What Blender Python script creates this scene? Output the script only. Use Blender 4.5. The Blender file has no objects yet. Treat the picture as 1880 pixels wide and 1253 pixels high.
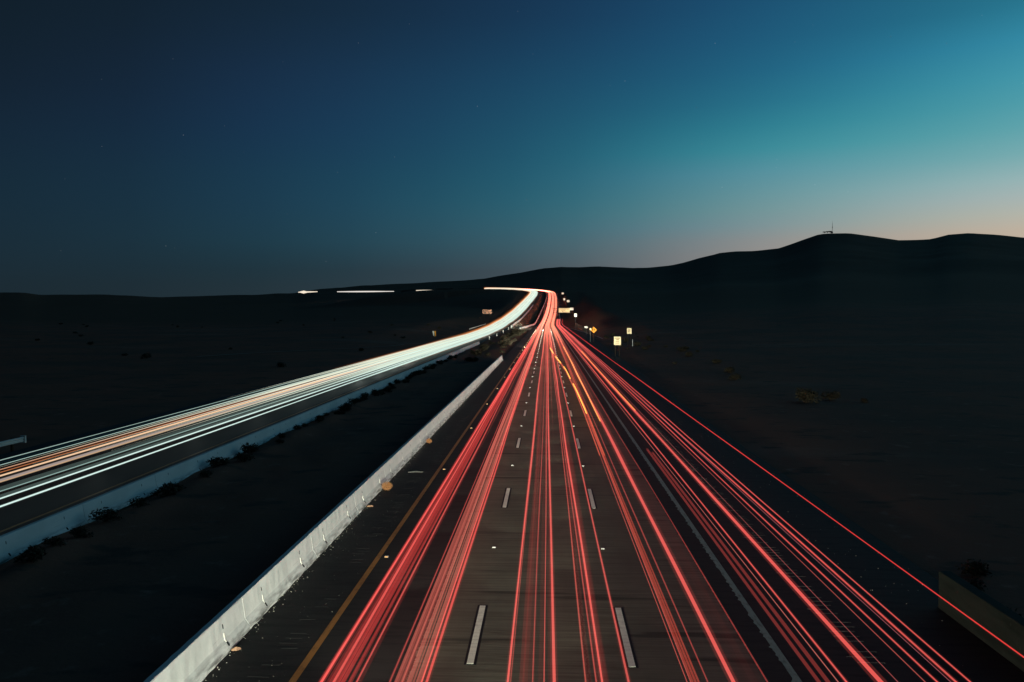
import bpy, bmesh, math, random
import numpy as np
from mathutils import Vector, Matrix

S = bpy.context.scene
C = S.collection
R_ = math.radians
random.seed(7)
rng = np.random.default_rng(7)

# ------------------------------------------------------------------ camera
CAM_H = 7.95
cam_d = bpy.data.cameras.new('camera')
cam_d.sensor_width = 36.0
cam_d.lens = 36.0 * 1470.0 / 1880.0
cam_d.clip_start = 0.1
cam_d.clip_end = 30000
cam = bpy.data.objects.new('camera', cam_d)
C.objects.link(cam)
cam.location = (0, 0, CAM_H)
cam.rotation_euler = (R_(90 - 1.97), 0, R_(2.49))
S.camera = cam

S.view_settings.view_transform = 'Standard'
S.view_settings.look = 'None'
S.view_settings.exposure = 0
S.view_settings.gamma = 1
S.render.resolution_x, S.render.resolution_y = 1024, 682
S.cycles.transparent_max_bounces = 160
S.cycles.max_bounces = 5
S.cycles.diffuse_bounces = 2
S.cycles.glossy_bounces = 2
S.cycles.use_denoising = True
S.cycles.sample_clamp_indirect = 3.0
S.cycles.use_light_tree = True

def lin(c):
    out = []
    for v in c[:3]:
        v = v / 255.0
        out.append(v / 12.92 if v <= 0.04045 else ((v + 0.055) / 1.055) ** 2.4)
    return (out[0], out[1], out[2], 1.0)

# ------------------------------------------------------------------ dusk sky: azimuth (deg, + = right of the road) x elevation (deg)
def _dir(px, py):
    p = R_(1.97); u_, v_ = (px - 940) / 1470.0, (626.5 - py) / 1470.0
    f_ = math.cos(p) + v_ * math.sin(p); w_ = -math.sin(p) + v_ * math.cos(p)
    return math.degrees(math.atan2(u_, f_)) - 2.49, math.degrees(math.atan2(w_, math.hypot(u_, f_)))
def _el(py, px=940): return _dir(px, py)[1]
SKY = [
    (-180, [(0, (24, 38, 46)), (8, (22, 40, 54)), (21, (17, 32, 46)), (50, (13, 24, 38)), (90, (12, 22, 36))]),
    (-35, [(_el(535, 0), (29, 44, 53)), (_el(450, 0), (27, 47, 60)), (_el(350, 0), (24, 46, 62)), (_el(250, 0), (22, 42, 60)),
           (_el(130, 0), (20, 36, 52)), (_el(0, 0), (18, 33, 46)), (50, (13, 25, 40)), (90, (12, 22, 36))]),
    (-20, [(_el(535, 470), (38, 53, 62)), (_el(500, 470), (33, 54, 65)), (_el(430, 470), (31, 62, 79)), (_el(350, 470), (28, 61, 83)), (_el(250, 470), (25, 55, 82)),
           (_el(130, 470), (24, 48, 74)), (_el(0, 470), (21, 41, 60)), (50, (14, 28, 46)), (90, (12, 22, 36))]),
    (-2.5, [(_el(500, 940), (66, 80, 90)), (_el(450, 940), (60, 94, 108)), (_el(400, 940), (50, 99, 117)), (_el(360, 940), (42, 97, 118)), (_el(300, 940), (35, 90, 115)),
            (_el(150, 940), (28, 72, 103)), (_el(0, 940), (24, 55, 85)), (50, (16, 34, 56)), (90, (12, 22, 36))]),
    (15, [(_el(450, 1410), (150, 148, 147)), (_el(420, 1410), (132, 153, 159)), (_el(380, 1410), (116, 156, 163)), (_el(320, 1410), (92, 152, 168)), (_el(270, 1410), (62, 145, 162)),
          (_el(200, 1410), (44, 122, 148)), (_el(130, 1410), (36, 105, 138)), (_el(0, 1410), (30, 86, 122)), (50, (18, 42, 70)), (90, (12, 22, 36))]),
    (30, [(_el(430, 1870), (198, 183, 166)), (_el(390, 1870), (182, 188, 180)), (_el(340, 1870), (160, 188, 192)), (_el(280, 1870), (120, 178, 186)), (_el(200, 1870), (85, 165, 180)),
          (_el(100, 1870), (60, 150, 178)), (_el(0, 1870), (42, 122, 150)), (50, (20, 50, 80)), (90, (12, 22, 36))]),
    (62, [(3, (225, 205, 180)), (7, (205, 212, 205)), (11, (175, 215, 222)), (15, (140, 208, 225)), (21, (90, 190, 220)),
          (30, (55, 145, 190)), (50, (26, 75, 115)), (90, (12, 22, 36))]),
    (125, [(2, (125, 145, 150)), (8, (95, 150, 168)), (14, (60, 128, 155)), (21, (30, 70, 100)), (50, (16, 34, 56)), (90, (12, 22, 36))]),
    (180, [(0, (24, 38, 46)), (8, (22, 40, 54)), (21, (17, 32, 46)), (50, (13, 24, 38)), (90, (12, 22, 36))]),
]
def pchip(X, Y, q):
    X = np.asarray(X, float); Y = np.asarray(Y, float); h = np.diff(X); d = np.diff(Y) / h
    m = np.zeros(len(X))
    for i in range(1, len(X) - 1):
        if d[i - 1] * d[i] > 0:
            w1, w2 = 2 * h[i] + h[i - 1], h[i] + 2 * h[i - 1]; m[i] = (w1 + w2) / (w1 / d[i - 1] + w2 / d[i])
    m[0], m[-1] = d[0], d[-1]
    q = np.clip(q, X[0], X[-1]); k = np.clip(np.searchsorted(X, q) - 1, 0, len(h) - 1); t = (q - X[k]) / h[k]
    return (2*t**3 - 3*t*t + 1) * Y[k] + (t**3 - 2*t*t + t) * h[k] * m[k] + (3*t*t - 2*t**3) * Y[k+1] + (t**3 - t*t) * h[k] * m[k+1]
EG = np.array([0, 1, 2, 3, 4, 5, 6, 7, 8, 9.5, 11, 12.5, 14, 16, 18, 20, 22, 25, 30, 36, 44, 55, 70, 90], float)
tab = []
for a, st in SKY:
    st = sorted(st); tab.append([[pchip([t[0] for t in st], [t[1][c] for t in st], e) for c in range(3)] for e in EG])
tab = np.array(tab, float) * (.97, .955, .94)
AG = np.array([-180, -110, -70, -50, -42, -35, -28, -20, -14, -8, -2.5, 2, 6, 10.5, 15, 19, 23, 26.5, 30, 36, 44, 53, 62, 78, 100, 125, 150, 180], float)
SKY = [(a, [(e, tuple(pchip([t[0] for t in SKY], tab[:, i, c], a) for c in range(3))) for i, e in enumerate(EG)]) for a in AG]
world = bpy.data.worlds.new('World')
S.world = world
world.use_nodes = True
wt = world.node_tree
for n in list(wt.nodes):
    wt.nodes.remove(n)
WN = lambda t: wt.nodes.new(t)
def wmath(op, a, b=None):
    n = WN('ShaderNodeMath'); n.operation = op
    for i, v in enumerate((a, b)):
        if v is None: continue
        if isinstance(v, (int, float)): n.inputs[i].default_value = v
        else: wt.links.new(v, n.inputs[i])
    return n.outputs[0]
tc = WN('ShaderNodeTexCoord')
sep = WN('ShaderNodeSeparateXYZ'); wt.links.new(tc.outputs['Generated'], sep.inputs[0])
az = wmath('MULTIPLY', wmath('ARCTAN2', sep.outputs[0], sep.outputs[1]), 180 / math.pi)
el = wmath('MULTIPLY', wmath('ARCSINE', sep.outputs[2]), 180 / math.pi)
elf = wmath('POWER', wmath('MAXIMUM', wmath('DIVIDE', el, 90.0), 0.0), 0.5)   # more room for the low sky
prev = None
for i, (a, stops) in enumerate(SKY):
    cr = WN('ShaderNodeValToRGB')
    cr.color_ramp.interpolation = 'LINEAR'
    e = cr.color_ramp.elements
    stops = sorted(stops)
    while len(e) < len(stops): e.new(0.5)
    for k, (deg, c) in enumerate(stops):
        e[k].position = min(1, math.sqrt(max(deg, 0) / 90.0)); e[k].color = lin(c)
    wt.links.new(elf, cr.inputs[0])
    if prev is None:
        prev = cr.outputs[0]; pa = a; continue
    mr = WN('ShaderNodeMapRange'); mr.clamp = True
    wt.links.new(az, mr.inputs[0]); mr.inputs[1].default_value = pa; mr.inputs[2].default_value = a
    mx = WN('ShaderNodeMix'); mx.data_type = 'RGBA'
    wt.links.new(mr.outputs[0], mx.inputs[0]); wt.links.new(prev, mx.inputs[6]); wt.links.new(cr.outputs[0], mx.inputs[7])
    prev = mx.outputs[2]; pa = a
# a few faint stars high up
vor = WN('ShaderNodeTexVoronoi'); vor.inputs['Scale'].default_value = 120
wt.links.new(tc.outputs['Generated'], vor.inputs['Vector'])
sepc = WN('ShaderNodeSeparateColor'); wt.links.new(vor.outputs['Color'], sepc.inputs[0])
near = wmath('LESS_THAN', vor.outputs['Distance'], 0.055)
some = wmath('GREATER_THAN', sepc.outputs[0], 0.90)
high = wmath('GREATER_THAN', el, 3.0)
star = wmath('MULTIPLY', wmath('MULTIPLY', near, some), wmath('MULTIPLY', high, wmath('MULTIPLY', sepc.outputs[1], 0.13)))
addc = WN('ShaderNodeMix'); addc.data_type = 'RGBA'; addc.blend_type = 'ADD'; addc.inputs[0].default_value = 1
cmb = WN('ShaderNodeCombineColor')
for k in range(3): wt.links.new(star, cmb.inputs[k])
wt.links.new(prev, addc.inputs[6]); wt.links.new(cmb.outputs[0], addc.inputs[7])
bg = WN('ShaderNodeBackground'); bg.inputs[1].default_value = 1.0
wt.links.new(addc.outputs[2], bg.inputs[0])
wo = WN('ShaderNodeOutputWorld'); wt.links.new(bg.outputs[0], wo.inputs[0])

# ------------------------------------------------------------------ material helpers
def new_mat(name):
    m = bpy.data.materials.new(name); m.use_nodes = True
    nt = m.node_tree
    for n in list(nt.nodes): nt.nodes.remove(n)
    out = nt.nodes.new('ShaderNodeOutputMaterial')
    return m, nt, out

def surf(name, base, rough=0.8, spec=0.25, noise=None, metal=0.0, bump=None, extra=None):
    """noise: list of (scale xyz, colour, lo, hi, detail) laid over the base; bump: (scale xyz, strength, distance)"""
    m, nt, out = new_mat(name)
    p = nt.nodes.new('ShaderNodeBsdfPrincipled')
    p.inputs['Roughness'].default_value = rough
    p.inputs['Metallic'].default_value = metal
    p.inputs['Specular IOR Level'].default_value = spec
    nt.links.new(p.outputs[0], out.inputs[0])
    tcn = nt.nodes.new('ShaderNodeTexCoord')
    col = nt.nodes.new('ShaderNodeRGB'); col.outputs[0].default_value = (*base, 1)
    cur = col.outputs[0]
    def nz(scale, detail):
        mp = nt.nodes.new('ShaderNodeMapping'); mp.inputs['Scale'].default_value = scale
        nt.links.new(tcn.outputs['Object'], mp.inputs[0])
        n = nt.nodes.new('ShaderNodeTexNoise'); n.inputs['Scale'].default_value = 1; n.inputs['Detail'].default_value = detail
        n.inputs['Roughness'].default_value = 0.6
        nt.links.new(mp.outputs[0], n.inputs['Vector'])
        return n.outputs['Fac']
    for (sc, c, lo, hi, det) in (noise or []):
        mr = nt.nodes.new('ShaderNodeMapRange'); mr.interpolation_type = 'SMOOTHSTEP'
        mr.inputs[1].default_value = lo; mr.inputs[2].default_value = hi
        nt.links.new(nz(sc, det), mr.inputs[0])
        mx = nt.nodes.new('ShaderNodeMix'); mx.data_type = 'RGBA'
        nt.links.new(mr.outputs[0], mx.inputs[0]); nt.links.new(cur, mx.inputs[6]); mx.inputs[7].default_value = (*c, 1)
        cur = mx.outputs[2]
    if extra: cur = extra(nt, tcn, cur, nz)
    nt.links.new(cur, p.inputs['Base Color'])
    if bump:
        b = nt.nodes.new('ShaderNodeBump'); b.inputs['Strength'].default_value = bump[1]; b.inputs['Distance'].default_value = bump[2]
        nt.links.new(nz(bump[0], 5), b.inputs['Height']); nt.links.new(b.outputs[0], p.inputs['Normal'])
    return m

_glow = {}
def glow(colour, strength, solid=False):
    """Light left in the air by passing lamps: pure emission; a see-through streak adds its light to what lies behind it."""
    key = (tuple(colour), strength, solid)
    if key in _glow: return _glow[key]
    m, nt, out = new_mat('streak_light')
    e = nt.nodes.new('ShaderNodeEmission'); e.inputs[0].default_value = (*colour, 1); e.inputs[1].default_value = strength
    if solid:
        nt.links.new(e.outputs[0], out.inputs[0])
    else:
        t = nt.nodes.new('ShaderNodeBsdfTransparent'); a = nt.nodes.new('ShaderNodeAddShader')
        nt.links.new(e.outputs[0], a.inputs[0]); nt.links.new(t.outputs[0], a.inputs[1]); nt.links.new(a.outputs[0], out.inputs[0])
    m.cycles.emission_sampling = 'NONE'
    _glow[key] = m
    return m

# ------------------------------------------------------------------ object helpers
def link_mesh(name, verts, faces, mat, parent=None, smooth=False):
    me = bpy.data.meshes.new(name)
    me.from_pydata([tuple(v) for v in verts], [], [tuple(f) for f in faces])
    me.update()
    if smooth:
        me.polygons.foreach_set('use_smooth', [True] * len(me.polygons))
    if mat: me.materials.append(mat)
    o = bpy.data.objects.new(name, me); C.objects.link(o)
    if parent: o.parent = parent
    return o

def tag(o, label=None, cat=None, group=None, kind=None):
    if label: o['label'] = label
    if cat: o['category'] = cat
    if group: o['group'] = group
    if kind: o['kind'] = kind
    return o

def empty(name, loc, rz=0.0):
    o = bpy.data.objects.new(name, None); C.objects.link(o)
    o.location = loc; o.rotation_euler = (0, 0, rz); o.empty_display_size = 0.3
    return o

def dup(root, loc, rz=0.0, scale=None, label=None, group=None):
    r = root.copy(); C.objects.link(r); r.location = loc; r.rotation_euler = (0, 0, rz)
    if scale: r.scale = scale
    if label: r['label'] = label
    if group: r['group'] = group
    for ch in list(root.children):
        c = ch.copy(); C.objects.link(c); c.parent = r
        for g in list(ch.children):
            d = g.copy(); C.objects.link(d); d.parent = c
    return r

class MB:
    def __init__(s): s.v = []; s.f = []
    def add(s, vs, fs):
        b = len(s.v); s.v += [tuple(v) for v in vs]; s.f += [tuple(i + b for i in f) for f in fs]
    def box(s, x0, x1, y0, y1, z0, z1):
        s.add([(x0,y0,z0),(x1,y0,z0),(x1,y1,z0),(x0,y1,z0),(x0,y0,z1),(x1,y0,z1),(x1,y1,z1),(x0,y1,z1)],
              [(0,3,2,1),(4,5,6,7),(0,1,5,4),(1,2,6,5),(2,3,7,6),(3,0,4,7)])
    def bar(s, a, b, r, n=8, r2=None):
        a = Vector(a); b = Vector(b); d = (b - a).normalized()
        u = d.orthogonal().normalized(); w = d.cross(u); r2 = r if r2 is None else r2
        vs = []
        for p, q in ((a, r), (b, r2)):
            for k in range(n):
                t = 2 * math.pi * k / n
                vs.append(p + u * math.cos(t) * q + w * math.sin(t) * q)
        fs = [(k, (k + 1) % n, n + (k + 1) % n, n + k) for k in range(n)] + [tuple(range(n - 1, -1, -1)), tuple(range(n, 2 * n))]
        s.add(vs, fs)
    def prism(s, poly, y0, y1):        # polygon in x,z extruded along y
        n = len(poly)
        vs = [(x, y0, z) for x, z in poly] + [(x, y1, z) for x, z in poly]
        s.add(vs, [tuple(range(n)), tuple(range(2 * n - 1, n - 1, -1))] + [(k + n, (k + 1) % n + n, (k + 1) % n, k) for k in range(n)])
    def build(s, name, mat, parent=None, smooth=False):
        return link_mesh(name, s.v, s.f, mat, parent, smooth)

# ------------------------------------------------------------------ the two carriageways (plan + height)
def catmull(P, step=6.0):
    P = [np.array(p, float) for p in P]
    P = [2 * P[0] - P[1]] + P + [2 * P[-1] - P[-2]]
    out = []
    for i in range(1, len(P) - 2):
        p0, p1, p2, p3 = P[i - 1:i + 3]
        n = max(2, int(np.linalg.norm(p2 - p1) / step))
        for k in range(n):
            t = k / n
            out.append(0.5 * (2 * p1 + (p2 - p0) * t + (2 * p0 - 5 * p1 + 4 * p2 - p3) * t * t + (3 * p1 - p0 - 3 * p2 + p3) * t ** 3))
    out.append(P[-2])
    return np.array(out)

class Path:
    def __init__(s, pts, step=6.0):
        s.p = catmull(pts, step)
        d = np.linalg.norm(np.diff(s.p[:, :2], axis=0), axis=1)
        s.s = np.concatenate([[0], np.cumsum(d)]) + s.p[0, 1]       # s equals y on the straight
        t = np.gradient(s.p[:, :2], axis=0)
        t /= np.linalg.norm(t, axis=1)[:, None]
        s.n = np.stack([t[:, 1], -t[:, 0]], 1)                      # to the right
    def at(s, q, u=0.0, z=0.0):
        q = np.atleast_1d(np.asarray(q, float)); u = np.broadcast_to(u, q.shape); z = np.broadcast_to(z, q.shape)
        x = np.interp(q, s.s, s.p[:, 0]) + u * np.interp(q, s.s, s.n[:, 0])
        y = np.interp(q, s.s, s.p[:, 1]) + u * np.interp(q, s.s, s.n[:, 1])
        return np.stack([x, y, np.interp(q, s.s, s.p[:, 2]) + z], 1)
    def near(s, x, y):
        xy = np.stack([np.ravel(x), np.ravel(y)], 1)
        d = np.empty(len(xy)); z = np.empty(len(xy)); P = s.p[::2]
        for a in range(0, len(xy), 20000):
            q = xy[a:a + 20000]
            dd = (q[:, None, 0] - P[None, :, 0]) ** 2 + (q[:, None, 1] - P[None, :, 1]) ** 2
            k = dd.argmin(1)
            d[a:a + 20000] = np.sqrt(dd[np.arange(len(q)), k]); z[a:a + 20000] = P[k, 2]
        return d.reshape(np.shape(x)), z.reshape(np.shape(x))

LX = -25.7
RP = Path([(0, -40, 0), (0, 60, 0), (0, 160, 0), (0, 260, 0), (0, 360, 0), (0, 440, 0.0), (0.2, 500, 0.2), (1.0, 560, 1.7), (2.4, 615, 5.0), (4.0, 680, 10.2),
           (5.2, 760, 15.8), (6.2, 860, 22.4), (6.6, 960, 29.0), (6.0, 1040, 34.0), (2.0, 1090, 37.0), (-8.0, 1128, 39.5), (-26, 1150, 41.5), (-60, 1165, 43.0), (-120, 1178, 44.5), (-200, 1190, 44)])
LP = Path([(LX, -40, -.4), (LX, 60, -.4), (LX, 160, -.4), (LX, 250, -.4), (-25.4, 300, -.2), (-25.0, 380, 0.8), (-24.4, 424, 2.2), (-23.0, 470, 4.0),
           (-20.6, 560, 9.0), (-18.4, 650, 14.8), (-15.6, 790, 23.8), (-14.9, 880, 29.3), (-16.5, 940, 33.0), (-23, 985, 35.6), (-36, 1012, 37.6), (-55, 1030, 39.0), (-86, 1045, 39.6), (-130, 1060, 39.2)])

# ------------------------------------------------------------------ the land
SKYLINE = [(-900, 532), (-400, 536), (-120, 541), (0, 537), (40, 536), (75, 541), (200, 541), (300, 545), (390, 543.5), (540, 538), (580, 531), (640, 526), (720, 522),
           (800, 517), (890, 512), (960, 499), (1000, 492), (1030, 489), (1062, 491), (1100, 489), (1160, 492), (1230, 488), (1260, 480), (1320, 464), (1350, 462),
           (1430, 457), (1460, 447), (1500, 432), (1515, 429), (1560, 430), (1600, 435), (1650, 441), (1710, 438), (1740, 430), (1780, 427), (1820, 430), (1880, 436), (2000, 440), (2300, 430), (3200, 440)]
_pit = R_(1.97)
_az, _tan = [], []
for px, py in SKYLINE:
    u_, v_ = (px - 940) / 1470.0, (626.5 - py) / 1470.0
    fwd = math.cos(_pit) + v_ * math.sin(_pit); up = -math.sin(_pit) + v_ * math.cos(_pit)
    _az.append(math.degrees(math.atan2(u_, fwd)) - 2.49); _tan.append(up / math.hypot(u_, fwd))
_az = [-180, -100] + _az + [100, 180]; _tan = [0.02, 0.02] + _tan + [0.09, 0.02]
_dz = np.interp
def ridge_d(a): return np.interp(a, [-180, -60, -20, -12, 0, 12, 20, 35, 180], [2600, 3200, 3200, 2700, 2700, 2400, 2300, 2200, 2600])
def sstep(a, b, x):
    t = np.clip((x - a) / (b - a), 0, 1); return t * t * (3 - 2 * t)
def lump(x, y, f, seed):
    r = np.random.default_rng(seed); o = 0
    for k in range(5):
        a = r.uniform(0, 6.28); ph = r.uniform(0, 6.28); g = f * r.uniform(.6, 1.6)
        o = o + np.sin((x * math.cos(a) + y * math.sin(a)) * g + ph + 1.3 * np.sin((x * math.sin(a) - y * math.cos(a)) * g * .6 + ph))
    return o / 5
def land(x, y):
    x = np.asarray(x, float); y = np.asarray(y, float)
    r = np.hypot(x, y); a = np.degrees(np.arctan2(x, y))
    # the skyline itself: smoothly interpolated height angle
    th = np.interp(a, _az, _tan); D = ridge_d(a)
    h = th * D + CAM_H; t = r / D
    z = h * np.clip(t, 0, 1) ** 1.7
    z = np.where(t > 1, h * (1 - 0.9 * sstep(1, 1.8, t)), z)
    z = z * sstep(60, 420, r) - 0.35
    spur = lump(x, y, 0.008, 3) * np.clip(r - 350, 0, 900) * 0.012 * np.clip(1.15 - t, 0, 1) * sstep(-8, 6, a)
    z = z + spur + lump(x, y, .03, 13) * 1.6 * sstep(800, 1700, r) + lump(x, y, .011, 17) * 2.2 * sstep(700, 1500, r) + lump(x, y, 0.35, 5) * .10 + lump(x, y, 0.09, 8) * .25 * sstep(30, 200, r)
    dR, zR = RP.near(x, y); dL, zL = LP.near(x, y)
    wR = 1 - sstep(13.5, 40, dR); wL = 1 - sstep(9, 34 + 170 * sstep(650, 1000, y), dL)
    tot = np.maximum(1.0, wR + wL)
    z = z * (1 - np.minimum(1, wR + wL)) + (wR * (zR - .12) + wL * (zL - .12)) / tot
    # shallow rough swale of bare soil in the median
    med = np.exp(-((x + 12.6) / 2.6) ** 2) * (y < 420)
    z = z + 0.05 * med + med * (lump(x, y, 1.3, 21) * .12)
    core = np.maximum(1 - sstep(12.2, 15, dR), 1 - sstep(7.4, 9.4, dL))
    core_z = np.where(dR - 5 < dL, zR, zL) - .12
    z = z * (1 - core) + core_z * core
    berm = np.clip(.16 + .34 * lump(x * .3, y, .9, 33), -.05, .5) * np.exp(-((x + 17.0) / .75) ** 2) * (y < 230) * (y > 0)
    return z + berm

az_l = np.unique(np.round(np.concatenate([np.arange(-180, -60, 4), np.arange(-60, -9, .35), np.arange(-9, 5, .11), np.arange(5, 50, .35), np.arange(50, 180.1, 4)]), 3))
r_l = 6.0 * 1.021 ** np.arange(0, 335)
A, Rr = np.meshgrid(np.radians(az_l), r_l)
GX, GY = Rr * np.sin(A), Rr * np.cos(A)
GZ = land(GX, GY)
nr, na = GX.shape
gv = np.stack([GX.ravel(), GY.ravel(), GZ.ravel()], 1)
idx = np.arange(nr * na).reshape(nr, na)
q = np.stack([idx[:-1, :-1].ravel(), idx[:-1, 1:].ravel(), idx[1:, 1:].ravel(), idx[1:, :-1].ravel()], 1)
cidx = len(gv); gv = np.vstack([gv, [[0, 0, -.4]]])
me = bpy.data.meshes.new('ground')
fan = [(cidx, idx[0, k + 1], idx[0, k]) for k in range(na - 1)]
me.vertices.add(len(gv)); me.vertices.foreach_set('co', gv.ravel())
loops = np.concatenate([q[:, ::-1].ravel(), np.array(fan).ravel()]).astype(np.int32)
starts = np.concatenate([np.arange(len(q)) * 4, len(q) * 4 + np.arange(len(fan)) * 3]).astype(np.int32)
me.loops.add(len(loops)); me.loops.foreach_set('vertex_index', loops)
me.polygons.add(len(starts)); me.polygons.foreach_set('loop_start', starts)
me.polygons.foreach_set('use_smooth', np.ones(len(starts), bool))
me.update(calc_edges=True); me.validate()
ground = bpy.data.objects.new('ground', me); C.objects.link(ground)
def soil_extra(nt, tcn, cur, nz):  # far soil darkened in colour to subdue the red streak light spilling there
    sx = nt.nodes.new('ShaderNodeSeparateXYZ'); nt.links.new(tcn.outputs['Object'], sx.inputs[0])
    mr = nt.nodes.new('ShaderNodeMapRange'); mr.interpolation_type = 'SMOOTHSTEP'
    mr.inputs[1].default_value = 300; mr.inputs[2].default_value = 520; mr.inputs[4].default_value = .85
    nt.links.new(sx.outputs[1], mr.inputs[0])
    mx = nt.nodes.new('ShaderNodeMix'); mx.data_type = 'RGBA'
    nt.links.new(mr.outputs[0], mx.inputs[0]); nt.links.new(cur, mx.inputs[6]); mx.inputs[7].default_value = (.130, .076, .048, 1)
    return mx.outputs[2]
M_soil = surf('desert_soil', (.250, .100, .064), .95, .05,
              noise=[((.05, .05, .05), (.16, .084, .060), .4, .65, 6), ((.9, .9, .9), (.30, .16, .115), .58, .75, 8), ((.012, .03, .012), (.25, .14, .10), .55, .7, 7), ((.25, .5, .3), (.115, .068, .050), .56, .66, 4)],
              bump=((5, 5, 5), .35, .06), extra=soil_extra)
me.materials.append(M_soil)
tag(ground, kind='structure')
def gz(x, y): return float(land(np.array([x]), np.array([y]))[0])

# ------------------------------------------------------------------ road slabs
def ribbon(name, path, s, ul, ur, z, mat, parent=None, thick=0.0):
    ul = np.broadcast_to(ul, s.shape); ur = np.broadcast_to(ur, s.shape)
    cols = [0, .25, .5, .75, 1]
    V = np.concatenate([path.at(s, ul + (ur - ul) * c, z) for c in cols] +
                       ([path.at(s, ul, z - thick), path.at(s, ur, z - thick)] if thick else []))
    n = len(s); f = []
    for c in range(len(cols) - 1):
        for k in range(n - 1):
            f.append((c * n + k, (c + 1) * n + k, (c + 1) * n + k + 1, c * n + k + 1))
    if thick:
        e0, e1, last = len(cols) * n, (len(cols) + 1) * n, (len(cols) - 1) * n
        for k in range(n - 1):
            f.append((e0 + k, k, k + 1, e0 + k + 1)); f.append((last + k, e1 + k, e1 + k + 1, last + k + 1))
    return link_mesh(name, V, f, mat, parent)

def s_list(a, b):
    out = [a]
    while out[-1] < b:
        st = 4 if out[-1] < 150 else 8
        out.append(out[-1] + st)
    out[-1] = b
    return np.array(out, float)

def road_colour(nt, tcn, cur, nz):
    """asphalt shoulders and left wheel path, worn grey-brown concrete lanes, tar joints across"""
    sx = nt.nodes.new('ShaderNodeSeparateXYZ'); nt.links.new(tcn.outputs['Object'], sx.inputs[0])
    def M(op, a, b=None, c=None):
        n = nt.nodes.new('ShaderNodeMath'); n.operation = op
        for i, v in enumerate((a, b, c)):
            if v is None: continue
            if isinstance(v, (int, float)): n.inputs[i].default_value = v
            else: nt.links.new(v, n.inputs[i])
        return n.outputs[0]
    def mix(f, a, c):
        mx = nt.nodes.new('ShaderNodeMix'); mx.data_type = 'RGBA'
        nt.links.new(f, mx.inputs[0]); nt.links.new(a, mx.inputs[6]); mx.inputs[7].default_value = (*c, 1)
        return mx.outputs[2]
    wob = M('MULTIPLY', M('SUBTRACT', nz((.5, 5.0, 1), 6), .5), .30)
    x = M('ADD', sx.outputs[0], wob)
    lane = M('MULTIPLY', M('GREATER_THAN', x, -3.02), M('LESS_THAN', x, 4.75))
    cur2 = mix(lane, cur, (.156, .148, .112))
    # transverse tining and tyre polish inside the concrete lanes
    streak = nt.nodes.new('ShaderNodeMapRange'); nt.links.new(nz((.35, 9.0, 1), 4), streak.inputs[0])
    streak.inputs[1].default_value = .38; streak.inputs[2].default_value = .62
    cur2 = mix(M('MULTIPLY', M('MULTIPLY', streak.outputs[0], lane), .75), cur2, (.085, .076, .056))
    blot = nt.nodes.new('ShaderNodeMapRange'); nt.links.new(nz((.5, .12, 1), 5), blot.inputs[0])
    blot.inputs[1].default_value = .42; blot.inputs[2].default_value = .68
    cur2 = mix(M('MULTIPLY', M('MULTIPLY', blot.outputs[0], lane), .6), cur2, (.085, .080, .062))
    tar = nt.nodes.new('ShaderNodeMapRange'); nt.links.new(nz((.12, 1.1, 1), 3), tar.inputs[0])
    tar.inputs[1].default_value = .60; tar.inputs[2].default_value = .66
    cur2 = mix(M('MULTIPLY', M('MULTIPLY', tar.outputs[0], lane), .7), cur2, (.036, .034, .028))
    joint = M('LESS_THAN', M('ABSOLUTE', M('ADD', x, -.92)), .02)
    cur2 = mix(M('MULTIPLY', joint, .5), cur2, (.03, .027, .024))
    return cur2
M_road = surf('road_surface', (.032, .030, .029), .80, .12,
              noise=[((.6, 4.0, 1), (.022, .021, .021), .45, .65, 6), ((6, 6, 6), (.046, .043, .04), .6, .8, 6)],
              bump=((2.0, 14, 8), .35, .02), extra=road_colour)
M_road_l = surf('far_road_surface', (.022, .024, .024), .75, .3,
                noise=[((.4, .05, 1), (.016, .017, .017), .4, .65, 6), ((5, 5, 5), (.03, .03, .029), .6, .8, 6)], bump=((6, 6, 6), .3, .02))
M_white = surf('white_road_paint', (.80, .82, .68), .6, .3, noise=[((9, 3, 1), (.55, .56, .46), .5, .75, 5), ((.8, 7, 1), (.62, .62, .52), .45, .7, 4)])
M_blk = surf('black_contrast_paint', (.010, .010, .011), .7, .2)
M_yel = surf('yellow_road_paint', (.37, .165, .04), .6, .3, noise=[((8, 3, 1), (.22, .10, .028), .45, .7, 5)])
M_edge = surf('worn_edge_paint', (.20, .33, .28), .7, .2, noise=[((10, 3, 1), (.11, .18, .155), .45, .7, 5)])

sR = s_list(-30, 1300)
road = ribbon('road', RP, sR, np.interp(sR, [0, 90, 330, 420, 560], [-7.9, -7.9, -7.9, -7.9, -7.2]),
              np.interp(sR, [0, 60, 330, 420, 500, 640], [11.6, 11.8, 16.5, 13.0, 11.0, 8.6]), 0.0, M_road, thick=.5)
tag(road, kind='structure')
sL = s_list(-30, 1190)
roadl = ribbon('road', LP, sL, -6.6, 6.9, 0.0, M_road_l, thick=.5)
tag(roadl, kind='structure')

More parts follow.
